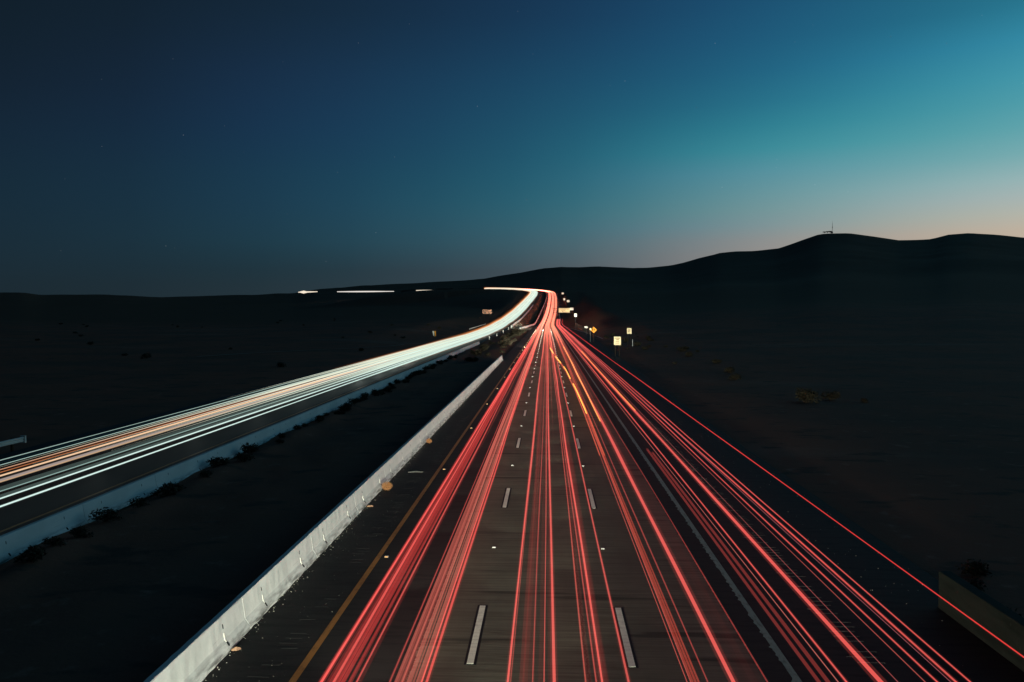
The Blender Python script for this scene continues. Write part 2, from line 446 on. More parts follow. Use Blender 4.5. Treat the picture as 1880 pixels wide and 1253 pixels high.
# painted lines
s_ = s_list(-20, 1180)
ribbon('yellow_edge_line', RP, s_, -5.56, -5.40, .004, M_yel, road)
n_ = np.concatenate([np.arange(8, 70, .09), np.arange(70, 500, 8)])
lf = 5.36 - np.where(n_ < 70, np.abs(rng.normal(0, .035, len(n_))) * (rng.random(len(n_)) > .35), 0)
ribbon('white_edge_line', RP, n_, lf, 5.52, .004, M_edge, road)
def dash_mesh(mat, w, y0, y1, z, dx=0):
    b = MB(); b.box(dx - w, dx + w, y0, y1, 0, z); me_ = bpy.data.meshes.new('lane_dash'); me_.from_pydata(b.v, [], b.f); me_.materials.append(mat); return me_
dm = dash_mesh(M_white, .078, 0, 3.62, .007); bm_ = dash_mesh(M_blk, .138, -.05, 3.66, .004)
for k in range(34):
    for X in (-1.73, 1.93):
        o = bpy.data.objects.new('lane_dash', dm); C.objects.link(o); o.parent = road
        y = 17.85 + 14.68 * k
        p = RP.at(y, X, 0)[0]; p2 = RP.at(y + 3.6, X, 0)[0]
        o.location = p; o.rotation_euler = (math.atan2(p2[2] - p[2], 3.6), 0, 0)
        if k < 10:
            b = bpy.data.objects.new('dash_border', bm_); C.objects.link(b); b.parent = o
ribbon('lane_line', LP, s_list(-10, 900), -2.55, -2.42, .004, M_edge, roadl)
ribbon('yellow_edge_line', LP, s_list(-10, 900), 4.75, 4.9, .004, M_yel, roadl)
ribbon('white_edge_line', LP, s_list(-10, 900), -4.9, -4.75, .004, M_edge, roadl)
# the far right-hand edge line that swings out round the exit lane
pth = Path([(17.6, 250, .0), (17.0, 300, .0), (15.6, 350, .0), (13.4, 400, .05), (11.4, 450, .1), (10.3, 520, .5), (10.0, 600, 4.0), (10.4, 680, 10.2), (11.2, 760, 15.8), (11.6, 860, 22.4), (11.4, 960, 29)])
ribbon('white_edge_line', pth, s_list(252, 955), -.12, .12, .05, M_white, road)
M_rum = surf('milled_asphalt', (.085, .085, .082), .9, .1, noise=[((3, 9, 1), (.045, .045, .043), .4, .6, 5)])
M_rumd = surf('rolled_asphalt', (.038, .037, .036), .9, .1)
# rumble strip bars milled along the shoulders
for X0, X1, a, b_ in ((7.15, 7.75, 12, 60), (-6.35, -5.95, 14, 70)):
    m = MB(); y = a
    while y < b_:
        if rng.random() > (.3 if X0 > 0 else .55):
            j = rng.uniform(-.2, .2)
            m.box(X0 + j, X1 + j * .6, y, y + rng.uniform(.02, .08), 0, .006 if X0 > 0 else .0022)
        y += .30
    m.build('rumble_strip', M_rum if X0 > 0 else M_rumd, road)
# lit paved crossover between the carriageways, and the pale track on the plain
M_dirt = surf('packed_dirt', (.46, .37, .27), .95, .1, noise=[((.4, .4, .4), (.30, .24, .18), .4, .7, 6)])
cx = Path([(-19, 405, .35), (-15, 408, .2), (-11, 412, .05), (-7.6, 416, .0)], 2)
def patch(name, pts, mat, z=.03, n=10):
    P = catmull(pts, 2.0); V = []; w = pts_w
    return P
M_crossv = []
for yy in np.linspace(385, 455, 15):
    for xx in np.linspace(-18.6, -7.8, 8):
        j = 0 if 386 < yy < 454 else rng.uniform(-4, 4)
        M_crossv.append((xx, yy + j, gz(xx, yy) + .10))
tag(link_mesh('path', M_crossv, [(a * 8 + b, a * 8 + b + 1, (a + 1) * 8 + b + 1, (a + 1) * 8 + b) for a in range(14) for b in range(7)], M_dirt), kind='structure')
tp = [(-66, 148), (-60, 160), (-52, 176), (-44, 192), (-40, 204), (-38.5, 214)]
tv = []
for i, (x, y) in enumerate(tp):
    for d in (-.5, .5): tv.append((x + d, y + d * .3, gz(x, y) + .10))
M_track = surf('pale_track_dirt', (.32, .28, .22), .95, .1)
tag(link_mesh('path', tv, [(2 * i, 2 * i + 1, 2 * i + 3, 2 * i + 2) for i in range(len(tp) - 1)], M_track), kind='structure')

# ------------------------------------------------------------------ concrete barriers, segment by segment
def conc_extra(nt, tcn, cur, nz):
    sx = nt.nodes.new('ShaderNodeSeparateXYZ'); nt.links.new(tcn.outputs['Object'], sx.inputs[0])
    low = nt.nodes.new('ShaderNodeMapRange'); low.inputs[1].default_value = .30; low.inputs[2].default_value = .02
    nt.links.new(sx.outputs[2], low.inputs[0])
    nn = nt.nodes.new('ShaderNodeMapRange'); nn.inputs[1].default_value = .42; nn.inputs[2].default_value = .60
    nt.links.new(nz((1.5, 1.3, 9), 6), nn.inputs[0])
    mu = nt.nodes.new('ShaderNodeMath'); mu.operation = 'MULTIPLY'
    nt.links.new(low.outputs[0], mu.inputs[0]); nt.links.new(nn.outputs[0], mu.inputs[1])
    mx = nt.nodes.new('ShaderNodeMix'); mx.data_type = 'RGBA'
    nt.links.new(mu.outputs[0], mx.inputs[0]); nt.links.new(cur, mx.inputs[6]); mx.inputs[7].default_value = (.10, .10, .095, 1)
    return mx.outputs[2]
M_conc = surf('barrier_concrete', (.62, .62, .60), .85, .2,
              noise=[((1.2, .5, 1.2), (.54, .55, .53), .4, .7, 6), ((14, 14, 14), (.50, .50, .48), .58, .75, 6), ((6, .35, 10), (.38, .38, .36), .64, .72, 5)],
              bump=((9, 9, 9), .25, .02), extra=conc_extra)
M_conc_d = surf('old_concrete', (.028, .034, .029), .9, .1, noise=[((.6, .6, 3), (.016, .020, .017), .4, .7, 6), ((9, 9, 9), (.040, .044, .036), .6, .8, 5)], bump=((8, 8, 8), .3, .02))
M_slot_shade = surf('slot_shadow_paint', (.03, .03, .03), .9, .1)  # dark colour standing in for the shade inside the slots
M_rim = surf('slot_rim_concrete', (.7, .68, .62), .8, .2)
SEG = 5.85
def barrier_mesh():
    prof = [(-.30, 0), (-.30, .07), (-.165, .27), (-.085, .79), (-.07, .81), (.07, .81), (.085, .79), (.165, .27), (.30, .07), (.30, 0)]
    ny = 24; v = []
    for j in range(ny + 1):
        y = .012 + (SEG - .024) * j / ny
        for i, (x, z) in enumerate(prof):
            w = rng.normal(0, .004) if 0 < j < ny else 0
            if i in (0, 9) and 0 < j < ny: w += rng.uniform(-.02, .012) * (1 if i == 9 else -1)
            v.append((x + w, y, z))
    n = len(prof)
    f = [(j * n + i, j * n + (i + 1) % n, (j + 1) * n + (i + 1) % n, (j + 1) * n + i) for j in range(ny) for i in range(n)]
    f = [t[::-1] for t in f] + [tuple(range(n - 1, -1, -1)), tuple(ny * n + i for i in range(n))]
    me_ = bpy.data.meshes.new('barrier_segment'); me_.from_pydata(v, [], f); me_.materials.append(M_conc); return me_
bar_me = [barrier_mesh() for _ in range(4)]
def slot_mesh(z0, z1, w, name, mat, proud=.004):
    # a slot on the sloping face that looks at the camera (+x side); corners follow the face
    def fx(z): return np.interp(z, [0, .07, .27, .79], [.30, .30, .165, .085])
    b = MB(); zz = np.linspace(z0, z1, 5); vs = []
    for i, z in enumerate(zz):
        ww = w * (.55 + .45 * math.sin(math.pi * (i + .5) / 5))
        vs += [(fx(z) + proud, -ww, z), (fx(z) + proud, ww, z), (fx(z) - .02, ww, z), (fx(z) - .02, -ww, z)]
    fs = []
    for i in range(4):
        a = i * 4
        fs += [(a + k, a + (k + 1) % 4, a + 4 + (k + 1) % 4, a + 4 + k) for k in range(4)]
    fs += [(3, 2, 1, 0), (16, 17, 18, 19)]
    b.add(vs, fs)
    me_ = bpy.data.meshes.new(name); me_.from_pydata(b.v, [], b.f); me_.materials.append(mat); return me_
up_slot = slot_mesh(.52, .63, .016, 'lifting_slot_shade', M_slot_shade)
lo_rim = slot_mesh(.20, .42, .030, 'drain_slot', M_rim, .010)
lo_slot = slot_mesh(.12, .215, .036, 'drain_slot', M_slot_shade, .012)
def barrier(path, s, u, zoff, label, group, detail, k):
    p = path.at(s, u, zoff)[0]; q_ = path.at(s + SEG, u, zoff)[0]; d = q_ - p
    o = bpy.data.objects.new('barrier_segment', bar_me[k % 4]); C.objects.link(o)
    o.location = p; o.rotation_euler = (math.atan2(d[2], math.hypot(d[0], d[1])), 0, math.atan2(-d[0], d[1]))
    tag(o, label, 'concrete barrier', group)
    if detail:
        for yy in (1.28, SEG - 1.28):
            for m_ in (up_slot, lo_rim, lo_slot):
                if m_ is lo_rim and detail == 2: continue
                c = bpy.data.objects.new(m_.name, m_); C.objects.link(c); c.parent = o; c.location = (0, yy, 0)
    return o
for k in range(-6, 21):
    s = 13.75 + SEG * k
    lab = {0: 'nearest white concrete barrier segment at the bottom edge, beside the yellow line',
           1: 'white barrier segment with grimy chipped toe beside a scrap of bark',
           3: 'white barrier segment just short of the rust-coloured tumbleweed',
           4: 'white concrete barrier segment behind the rust-coloured tumbleweed',
           20: 'farthest white barrier segment, whose open end stops short of the median brush'}.get(k, 'pale concrete barrier segment in the run along the left shoulder')
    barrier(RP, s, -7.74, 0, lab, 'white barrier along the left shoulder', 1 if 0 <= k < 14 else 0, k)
for k in range(36):
    s = 7.4 + SEG * k
    lab = 'blue-lit concrete barrier segment between the median brush and the oncoming road'
    barrier(LP, s, 7.2, -.02, lab, 'barrier of the oncoming carriageway', 2 if k < 26 else 0, k)
# far median barrier of the receding road, in one run with a kink
def swept(name, path, s, u, prof, mat, z=0.0, parent=None):
    n = len(prof); V = []
    for x, h in prof: pass
    for k, q_ in enumerate(s):
        for x, h in prof: V.append(path.at(q_, u + x, z + h)[0])
    m = len(s)
    f = [(j * n + i, (j + 1) * n + i, (j + 1) * n + (i + 1) % n, j * n + (i + 1) % n) for j in range(m - 1) for i in range(n)]
    f += [tuple(range(n)), tuple((m - 1) * n + i for i in range(n - 1, -1, -1))]
    return link_mesh(name, V, f, mat, parent)
prof_b = [(-.30, 0), (-.17, .27), (-.08, .95), (.08, .95), (.17, .27), (.30, 0)]
pm = Path([(-13.2, 395, .1), (-11.8, 440, .1), (-9.6, 490, .3), (-8.2, 520, .6), (-7.4, 575, 2.3), (-5.6, 640, 7.0), (-3.6, 720, 12.9), (-1.6, 830, 20.3), (-.6, 940, 27.6), (-2, 1030, 33)])
tag(swept('median_barrier', pm, np.arange(396, 1030, 12.0), 0, prof_b, M_conc, -.05),
    'long pale concrete barrier with a kink, along the left of the far red lanes', 'concrete barrier')
tag(swept('median_barrier', LP, np.arange(395, 650, 10.0), 7.4, prof_b, M_conc, -.05),
    'thin grey barrier along the inner edge of the bright oncoming lanes', 'concrete barrier')
# near wall at the lower right
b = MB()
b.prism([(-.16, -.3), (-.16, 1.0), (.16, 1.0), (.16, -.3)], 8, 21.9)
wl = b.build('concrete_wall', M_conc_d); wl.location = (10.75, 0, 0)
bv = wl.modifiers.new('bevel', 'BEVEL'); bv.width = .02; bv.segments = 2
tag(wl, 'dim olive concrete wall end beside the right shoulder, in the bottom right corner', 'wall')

# ------------------------------------------------------------------ light streaks
def streak(label, group, path, s0, s1, u, z, r0, colour, strength, solid=False, grow=60.0, cat='light trail', name='light_trail', taper=0.0, us=None, sides=6, core=None, soft=None):
    st = []
    q_ = s0
    while q_ < s1:
        st.append(q_); q_ += max(1.5, (q_ + 8) * .045) if q_ < 380 else 12
    st.append(s1); st = np.array(st)
    if us is not None: uu = np.interp(st, [a for a, _ in us], [c for _, c in us])
    else: uu = np.full(len(st), u)
    w1, w2 = rng.uniform(.02, .07), rng.uniform(0, 6.28)
    uu = uu + .030 * np.sin(st * w1 + w2) + .012 * np.sin(st * w1 * 3.1 + w2 * 2)
    P = path.at(st, uu, z)
    rad = r0 * (1 + .16 * np.sin(st * w1 * 1.7 + w2 * 3) + .08 * np.sin(st * w1 * 5.3)) * (1 + np.clip(st, 0, 520 if path is RP else 820) / grow)
    if taper: rad = rad * np.clip((st - s0) / taper, .02, 1)
    T = np.gradient(P, axis=0); T /= np.linalg.norm(T, axis=1)[:, None]
    N = np.stack([T[:, 1], -T[:, 0], np.zeros(len(st))], 1); N /= np.linalg.norm(N, axis=1)[:, None]
    B = np.cross(N, T)
    V = []
    for k in range(sides):
        a = 2 * math.pi * (k + .5) / sides
        V.append(P + (N * math.cos(a) + B * math.sin(a)) * rad[:, None])
    V = np.stack(V, 1).reshape(-1, 3); m = len(st)
    f = [(j * sides + k, j * sides + (k + 1) % sides, (j + 1) * sides + (k + 1) % sides, (j + 1) * sides + k) for j in range(m - 1) for k in range(sides)]
    o = link_mesh(name, V, f, glow(colour, strength, solid))
    tag(o, label, cat, group)
    if soft:  # wider faint tube imitates the glow around the streak
        V3 = []
        for k in range(sides):
            a = 2 * math.pi * (k + .5) / sides
            V3.append(P + (N * math.cos(a) + B * math.sin(a)) * (rad * soft[0])[:, None])
        link_mesh('halo_tube', np.stack(V3, 1).reshape(-1, 3), f, glow(colour, soft[1]), o)
    if core:
        rc, cc, cs = core
        V2 = []
        for k in range(sides):
            a = 2 * math.pi * (k + .5) / sides
            V2.append(P + (N * math.cos(a) + B * math.sin(a)) * (rad * rc)[:, None])
        V2 = np.stack(V2, 1).reshape(-1, 3)
        link_mesh('bright_core', V2, f, glow(cc, cs, False), o)
    return o
RED = (.77, .098, .082); DRED = (.60, .045, .040); SAL = (.75, .15, .11); ORG = (.82, .12, .055); AMB = (1.0, .40, .05)
FAR = 1192
G1 = 'red trails of the left lane'; G2 = 'pink trails of the left lane'; G3 = 'red trails of the middle lane'
G4 = 'red trails of the right lane'; G5 = 'red trails of the exit lane'
def R(label, group, u, r, col, st, s0=11, s1=FAR, z=.85, **k): return streak(label, group, RP, s0, s1, u, z, r, col, st, soft=(2.4, round(st * .11, 3)) if st >= .2 else None, **k)
# left lane, outer bundle
R('bright crimson trail on the outer edge of the bundle next to the yellow line', G1, -4.30, .020, RED, .42)
R('second crimson trail in from the yellow line, paired with the outer one', G1, -4.12, .018, RED, .34)
R('isolated crimson trail on the inner edge of the bundle beside the yellow line', G1, -3.67, .014, RED, .34)
for u in (-4.36, -4.25, -4.20, -4.15, -4.07, -4.03, -3.98, -3.93, -3.88, -3.83, -3.78, -3.73, -3.6):
    R('faint crimson trail inside the bundle beside the yellow line', G1, u, rng.uniform(.012, .032), DRED, round(rng.uniform(.03, .17), 3), z=.85 + rng.uniform(-.06, .06))
# left lane, pink bundle
for u in np.linspace(-2.98, -2.49, 15):
    R('faint salmon trail inside the broad pink bundle left of the first lane dashes', G2, u + rng.uniform(-.02, .02), rng.uniform(.012, .030), SAL, round(rng.uniform(.06, .19), 3), z=.80 + rng.uniform(-.05, .05))
R('bright pink trail on the right edge of the broad pink bundle', G2, -2.33, .018, (.85, .08, .07), .36)
R('second pink trail from the right edge of the broad pink bundle', G2, -2.42, .016, (.85, .08, .07), .32)
R('thin dark red trail along the left edge of the broad pink bundle', G2, -3.02, .010, RED, .22)
# middle lane
R('bright red trail nearest the first line of lane dashes', G3, -.76, .022, RED, .46)
R('thin red trail just inside the brightest left trail of the middle lane', G3, -.66, .008, RED, .16)
for u in (-.50, -.42): R('broad dim red trail between the two left trails of the middle lane', G3, u, .045, DRED, .045)
R('thin dim red trail left of the middle lane centre', G3, -.23, .009, RED, .22)
R('thin red trail at the middle lane centre', G3, -.04, .010, RED, .34)
for u in (-.30, -.12, .06): R('broad faint red trail at the middle lane centre', G3, u, .05, DRED, .022)
R('thick red trail just right of the middle lane centre', G3, .15, .026, RED, .44)
R('thin pinkish trail left of the dotted trail in the right half of the middle lane', G3, .80, .010, (.8, .12, .09), .24)
R('dotted red trail in the right half of the middle lane', G3, .95, .010, RED, .24)
R('bright red trail in the right half of the middle lane', G3, 1.06, .020, RED, .46)
for u in (.86, 1.0, 1.12, 1.2): R('broad faint red trail in the right half of the middle lane', G3, u, .045, DRED, .030)
R('red trail running over the second line of lane dashes', G3, 1.56, .018, RED, .34)
# far fillers that appear where the traffic bunches up
for u in np.concatenate([np.linspace(-4.3, -2.2, 7), np.linspace(-.8, 1.3, 7), np.linspace(2.4, 4.3, 7)]):
    R('salmon trail in the dense far stretch where the lanes merge into one glow', 'far salmon trails', u + rng.uniform(-.1, .1), .044, (.75, .27, .15), .19, s0=130 + rng.uniform(0, 90), taper=120, z=.9 + rng.uniform(-.2, .5), grow=70)
for u in (-4.0, -3.5, -2.9, -2.45, -.6, -.1, .4, .95, 1.3, 2.8, 3.3, 3.9):
    R('broad hazy coral trail blurring the middle distance of the three lanes', 'hazy coral trails', u, .080, (.72, .15, .095), .080, s0=34 + rng.uniform(0, 40), taper=110, grow=90, z=.8)
# right lane
for u in (2.71, 2.755): R('hair-thin pink trail of the pair at the left edge of the right lane', G4, u, .006, (.8, .12, .09), .26, us=[(0, u), (40, u), (74, u - .08), (99, u - .36), (125, u - 1.0), (165, u - 2.0), (300, u - 2.1)])
for u in (2.80, 2.87, 2.94): R('orange red trail in the bundle left of the thickest right lane trail', G4, u, .018, (.78, .09, .055), .17)
R('dim red trail alone between the orange bundle and the thickest right lane trail', G4, 3.09, .012, RED, .18)
R('thickest red trail of the right lane, with an orange core', G4, 3.60, .036, RED, .44, core=None)
for u in (3.72, 3.83, 3.94, 4.05, 4.15): R('wide faint red trail right of the thickest right lane trail', G4, u, .050, DRED, .007)
R('thin dark red trail closing the faint band left of the white edge line', G4, 4.24, .012, RED, .15)
US = [(0, 2.78), (40, 2.78), (58, 2.77), (74, 2.68), (99, 2.35), (112, 2.05), (125, 1.62), (140, 1.15), (160, .75), (200, .5), (FAR, .4)]
for a, b_, lab in ((56, 80, 'nearest amber turn-signal flash of the lane-changing vehicle'), (86, 106, 'second amber turn-signal flash from the camera, in the lane change'),
                   (113, 131, 'third amber turn-signal flash from the camera, in the lane change'), (140, 164, 'farthest and smallest amber turn-signal flash in the lane change')):
    streak(lab, 'amber turn-signal flashes', RP, a, b_, 0, .95, .022, AMB, .60, us=US, core=(.45, (.6, .5, .1), .5))
for du in (-.10, .10): streak('red trail crossing from the middle into the right lane with the amber flashes', G4, RP, 40, 240, 0, .85, .018, ORG, .20, us=[(a, c + du) for a, c in US])
R('long amber line within the right lane, ahead of the thickest red trail', G4, 3.52, .016, AMB, .36, s0=52, s1=170, z=.95, core=(.5, (.6, .5, .1), .3))
# exit lane
R('short blurred red trail hugging the white edge line, left of its twin', G5, 5.24, .026, RED, .10, s0=10, s1=42)
R('short blurred red trail hugging the white edge line, right of its twin', G5, 5.42, .026, RED, .10, s0=10, s1=41)
E1 = 585
R('hair-thin pink trail just right of the white edge line', G5, 5.62, .006, (.8, .2, .16), .28, s1=E1)
R('medium red trail right of the white edge line, left of the thickest exit trail', G5, 5.80, .014, RED, .42, s1=E1)
R('thickest and brightest red trail of the exit lane', G5, 6.42, .034, RED, .46, s1=E1)
R('amber line along the far part of the thickest exit lane trail', G5, 6.42, .014, AMB, .34, s0=58, s1=150, z=.95)
R('hair-thin dim red trail right of the thickest exit trail', G5, 6.77, .005, (.7, .15, .14), .20, s1=E1)
R('hair-thin dashed red trail over the shoulder rumble bars', G5, 7.27, .006, (.8, .15, .12), .22, s1=E1)
R('red trail left of the closely set pair over the right shoulder', G5, 7.53, .012, RED, .42, s1=E1)
R('hair-thin violet-pink trail beside the middle shoulder trail', G5, 7.80, .005, (.6, .16, .18), .26, s1=E1)
R('red trail of the closely set pair over the right shoulder', G5, 7.88, .013, RED, .42, s1=E1)
R('outer red trail over the right shoulder, next to the dark dirt', G5, 8.17, .012, RED, .42, s1=E1)
R('lone red trail far out over the dirt, passing in front of the dim wall end', G5, 9.78, .011, (.85, .05, .045), .44, s0=8, s1=E1, z=.92)
for u in (5.9, 6.2, 6.6, 6.9, 7.3, 7.7, 8.0):
    R('faint crimson trail filling the far exit lane', 'far exit lane trails', u, .030, RED, .11, s0=60 + rng.uniform(0, 50), s1=E1, taper=70)

# oncoming carriageway: white and cream headlight trails
MINT = (.66, .89, .80); TEAL = (.36, .55, .50); CREAM = (.95, .62, .36)
W1 = 'white trails of the oncoming road'; W2 = 'amber trails of the oncoming road'
END = 1070
def L(label, group, u, r, col, st, s0=20, s1=END, z=.65, **k): return streak(label, group, LP, s0, s1, u, z, r, col, st, soft=(1.8, .035) if st >= .5 else None, **k)
L('lowest white trail of the oncoming road, nearest its blue barrier', W1, 3.90, .017, (.72, .95, .88), .95, solid=True, sides=8)
L('second lowest white trail of the oncoming road', W1, 3.02, .017, (.72, .95, .88), .95, solid=True, sides=8)
L('faint teal trail just above the two low white trails', W1, 2.7, .05, TEAL, .06)
L('faint dotted teal trail in the middle of the oncoming road', W1, 2.1, .014, TEAL, .30)
L('broad faint teal trail in the middle of the oncoming road', W1, 1.8, .06, TEAL, .05)
L('broad pinkish grey trail under the bright cream trail', W1, .50, .040, (.45, .36, .33), .75, solid=True)
L('cream rim trail below the pinkish grey band', W1, .72, .014, CREAM, .55, solid=True)
L('brightest cream orange trail of the oncoming road', W2, -.22, .027, (.95, .62, .38), .95, solid=True)
L('dim brown orange trail just above the brightest cream trail', W2, -.72, .018, (.6, .2, .07), .35)
L('deep orange trail in the upper part of the oncoming road', W2, -1.22, .015, (.58, .24, .12), .75, solid=True)
L('thin pale teal trail, second from the top of the oncoming road', W1, -2.05, .012, (.50, .72, .65), .75, solid=True)
L('thin pale teal trail along the top of the oncoming road', W1, -2.95, .011, (.42, .60, .54), .75, solid=True)
for i, u in enumerate(np.linspace(-3.2, 4.2, 30)):
    s0 = np.interp(u, [-3.2, -1, 1, 4.2], [90, 36, 44, 100]) + rng.uniform(-8, 30)
    mixc = rng.uniform(0, 1) * np.interp(u, [-3.2, 0, 4.2], [1.0, .9, .35])
    col = tuple(np.round(np.array((.66, .89, .80)) * (1 - mixc) + np.array((.86, .80, .58)) * mixc, 3))
    L('white trail in the dense far stretch where the oncoming lights run together', 'dense far white trails', u + rng.uniform(-.1, .1), rng.uniform(.022, .042), col, round(rng.uniform(.75, 1.05), 2), s0=s0, solid=True, taper=110, z=.65 + rng.uniform(-.15, .25), grow=52)
for u, zz, a in ((-3.2, .9, 150), (-3.4, 1.15, 190), (-3.55, 1.4, 230)):  # made-up tubes imitating the orange glare halo over the white trails
    L('soft amber tube imitating glare halo above the dense white stretch', 'amber halo tubes', u, .09, (.75, .24, .06), .09, s0=a, z=zz, taper=160, grow=110)
for u, r, st in ((-3.5, .14, .16), (-3.7, .24, .11), (-3.9, .36, .07), (-4.1, .5, .04), (4.6, .2, .05), (4.9, .35, .03)):  # wider, dimmer tubes of the same imitated halo
    L('wide dim orange tube imitating glare halo along the edge of the dense white stretch', 'amber halo tubes', u, r, (.8, .26, .08), st, s0=110, z=.7, taper=300, grow=260)
# far stretches of the same road seen through gaps of the plain
def far_streak(label, px0, px1, py0, py1, y, r, col):
    def P(px, py): return np.array([(px - 1004) / 1470 * y, y, CAM_H + (576 - py) / 1470 * y])
    a, b_ = P(px0, py0), P(px1, py1)
    m = MB(); n = 6
    for i in range(n):
        p0, p1 = a + (b_ - a) * i / n, a + (b_ - a) * (i + 1) / n
        ra = r * (.5 + .5 * math.sin(math.pi * min(1, (i + .4) / n)) ) ; rb = r * (.5 + .5 * math.sin(math.pi * min(1, (i + 1.2) / n)))
        m.bar(p0, p1, ra, 8, rb)
    o = m.build('light_trail', glow(col, 1.0, True)); tag(o, label, 'light trail', 'far streaks on the plain'); return o, a, b_
WW = (1.0, .86, .68)
fs1, a1, b1 = far_streak('flaring white streak farthest left on the dark horizon', 543, 579, 536.6, 535.6, 1400, 1.1, WW)
m = MB(); pc = a1 + (b1 - a1) * .28; m.bar(pc - Vector((9, 0, 0)), pc, .3, 8, 2.6); m.bar(pc, pc + Vector((9, 0, 0)), 2.6, 8, .3)
m.build('flare_core', glow(WW, 1.0, True), fs1)
far_streak('longest of the white streaks on the dark horizon', 616, 722, 535.8, 535.2, 1380, 1.05, (.85, .80, .74))
far_streak('short white streak on the horizon between the long streak and the bend', 763, 802, 533.6, 533.4, 1050, .7, WW)

# ------------------------------------------------------------------ lamps of the passing cars: beams that fall on the road ahead of them
def spot(loc, aim, power, size, col=(1, .82, .62), blend=1.0, smooth=0.0):  # also makes the added lamps aimed at signs, guardrail and delineators
    l = bpy.data.lights.new('headlight_fill_spot', 'SPOT'); l.energy = power; l.spot_size = R_(size); l.spot_blend = blend
    l.color = col; l.shadow_soft_size = .05
    if smooth:      # a passing lamp sweeps along, so its pool has no hot spot beneath one place
        l.use_nodes = True; nt = l.node_tree
        fo = nt.nodes.new('ShaderNodeLightFalloff'); fo.inputs[0].default_value = 1.0; fo.inputs[1].default_value = smooth
        nt.links.new(fo.outputs[0], nt.nodes['Emission'].inputs['Strength'])
    o = bpy.data.objects.new('headlight_fill_spot', l); C.objects.link(o); o.location = loc
    o.rotation_euler = (Vector(aim) - Vector(loc)).to_track_quat('-Z', 'Y').to_euler()
    return o
BEAM = 4300
WARM = (.94, 1, .80)
for X, lean, k_e, ph in ((-3.7, -1.2, 1.0, 0), (-1.2, .3, .55, 2), (.5, .2, .5, 4)):
    y = (-14.0 if X < -3 else -10.0) + ph
    while y < 440:
        st = 6 if y < 110 else 14
        pz = RP.at(y, X, .68)[0]
        spot(pz, (X + lean, y + 13, 0), BEAM * k_e * st / 9 * np.interp(y, [-8, 26, 220, 330], [3.9 if X < -3 else .35, .68 if X < -3 else 1.0, 1.0, 2.0]), 100, WARM, smooth=130)
        y += st
for y in range(30, 640, 12):
    p = LP.at(y, 1.5, .7)[0]; aim = LP.at(y - 14, 1.8, 0)[0]
    spot(p, aim, 70 if y < 100 else 500 if y < 130 else 2500, 110, (.9, 1.0, .92) if y < 130 else (1, .86, .74), smooth=130)

# ------------------------------------------------------------------ road studs
M_studb = surf('stud_body', (.35, .34, .32), .6, .4)
M_studr = surf('stud_reflector', (.60, .59, .55), .2, .5)
M_studa = surf('amber_stud_reflector', (.80, .36, .06), .2, .5)
def stud(mat):
    root = empty('road_stud', (0, 0, 0))
    b = MB(); b.add([(-.06, -.06, 0), (.06, -.06, 0), (.06, .06, 0), (-.06, .06, 0), (-.045, -.03, .022), (.045, -.03, .022), (.045, .03, .022), (-.045, .03, .022)],
                    [(4, 5, 6, 7), (0, 1, 5, 4), (1, 2, 6, 5), (2, 3, 7, 6), (3, 0, 4, 7)]); b.build('base', M_studb, root)
    b = MB(); b.box(-.042, .042, -.058, -.028, .006, .020); b.build('reflector', mat, root)
    return root
sw = stud(M_studr); sa = stud(M_studa)
fw = fa = True
for k in range(26):
    y = 26.9 + 14.68 * k
    for X, kind in ((-1.78, 'w'), (1.9, 'w'), (-5.22, 'a')):
        yy = y - (1.2 if kind == 'a' else 0)
        p = RP.at(yy, X, .004)[0]
        big = (1 + yy / 260)
        lab = ('white reflective road stud between the dashes left of the middle lane', 'white reflective road stud between the dashes right of the middle lane', 'amber reflective road stud beside the yellow edge line')[0 if X < -1 and kind == 'w' else 1 if kind == 'w' else 2]
        grp = 'white road studs left of the middle lane' if X == -1.78 else 'white road studs right of the middle lane' if kind == 'w' else 'amber road studs by the yellow line'
        src = sw if kind == 'w' else sa
        if (fw if kind == 'w' else fa):
            o = src; o.location = p
            if kind == 'w': fw = False
            else: fa = False
        else: o = dup(src, p)
        o.scale = (big, big, 1 + yy / 60)
        tag(o, lab, 'road stud', grp)

# ------------------------------------------------------------------ signs
M_post = surf('galvanised_post', (.10, .10, .10), .6, .3, metal=.5)
M_wood = surf('wooden_post', (.05, .036, .024), .9, .1, noise=[((9, 9, 1), (.03, .022, .015), .4, .7, 5)])
M_sheet = surf('reflective_white_sheet', (.86, .77, .52), .5, .3)
M_sheetw = surf('white_sign_sheet', (.84, .83, .78), .5, .3)
M_orange = surf('orange_sign_sheet', (.88, .36, .02), .5, .3)
M_ink = surf('sign_lettering', (.30, .19, .06), .7, .1)
M_black = surf('black_sign_symbol', (.02, .015, .01), .7, .1)
M_green = surf('sign_blank', (.035, .028, .022), .6, .3)
M_copper = surf('reflective_letters', (.62, .34, .22), .5, .3)
def pix(px, py, y): return Vector(((px - 1004) / 1470 * y, y, CAM_H + (576 - py) / 1470 * y))
def panel_mb(w, h, t=.05, r=.08):
    poly = []
    for cx_, cz_, a0 in ((w / 2 - r, h / 2 - r, 0), (-w / 2 + r, h / 2 - r, 90), (-w / 2 + r, -h / 2 + r, 180), (w / 2 - r, -h / 2 + r, 270)):
        for k in range(4):
            a = R_(a0 + 30 * k); poly.append((cx_ + r * math.cos(a), cz_ + r * math.sin(a)))
    b = MB(); b.prism(poly[::-1], -t / 2, t / 2); return b
def sign_spot(target, w, power, lane=1.0, back=45, col=(1, .86, .62)):  # added unseen lamp aimed at the sign, standing in for retroreflected headlights
    y = target.y - back
    p = RP.at(y, lane, .7)[0]
    d = (target - Vector(p)).length
    ang = math.degrees(2 * math.atan(w * .95 / d)) + .3
    spot(p, target, power * d * d * 4 * math.pi, ang, col, .25)
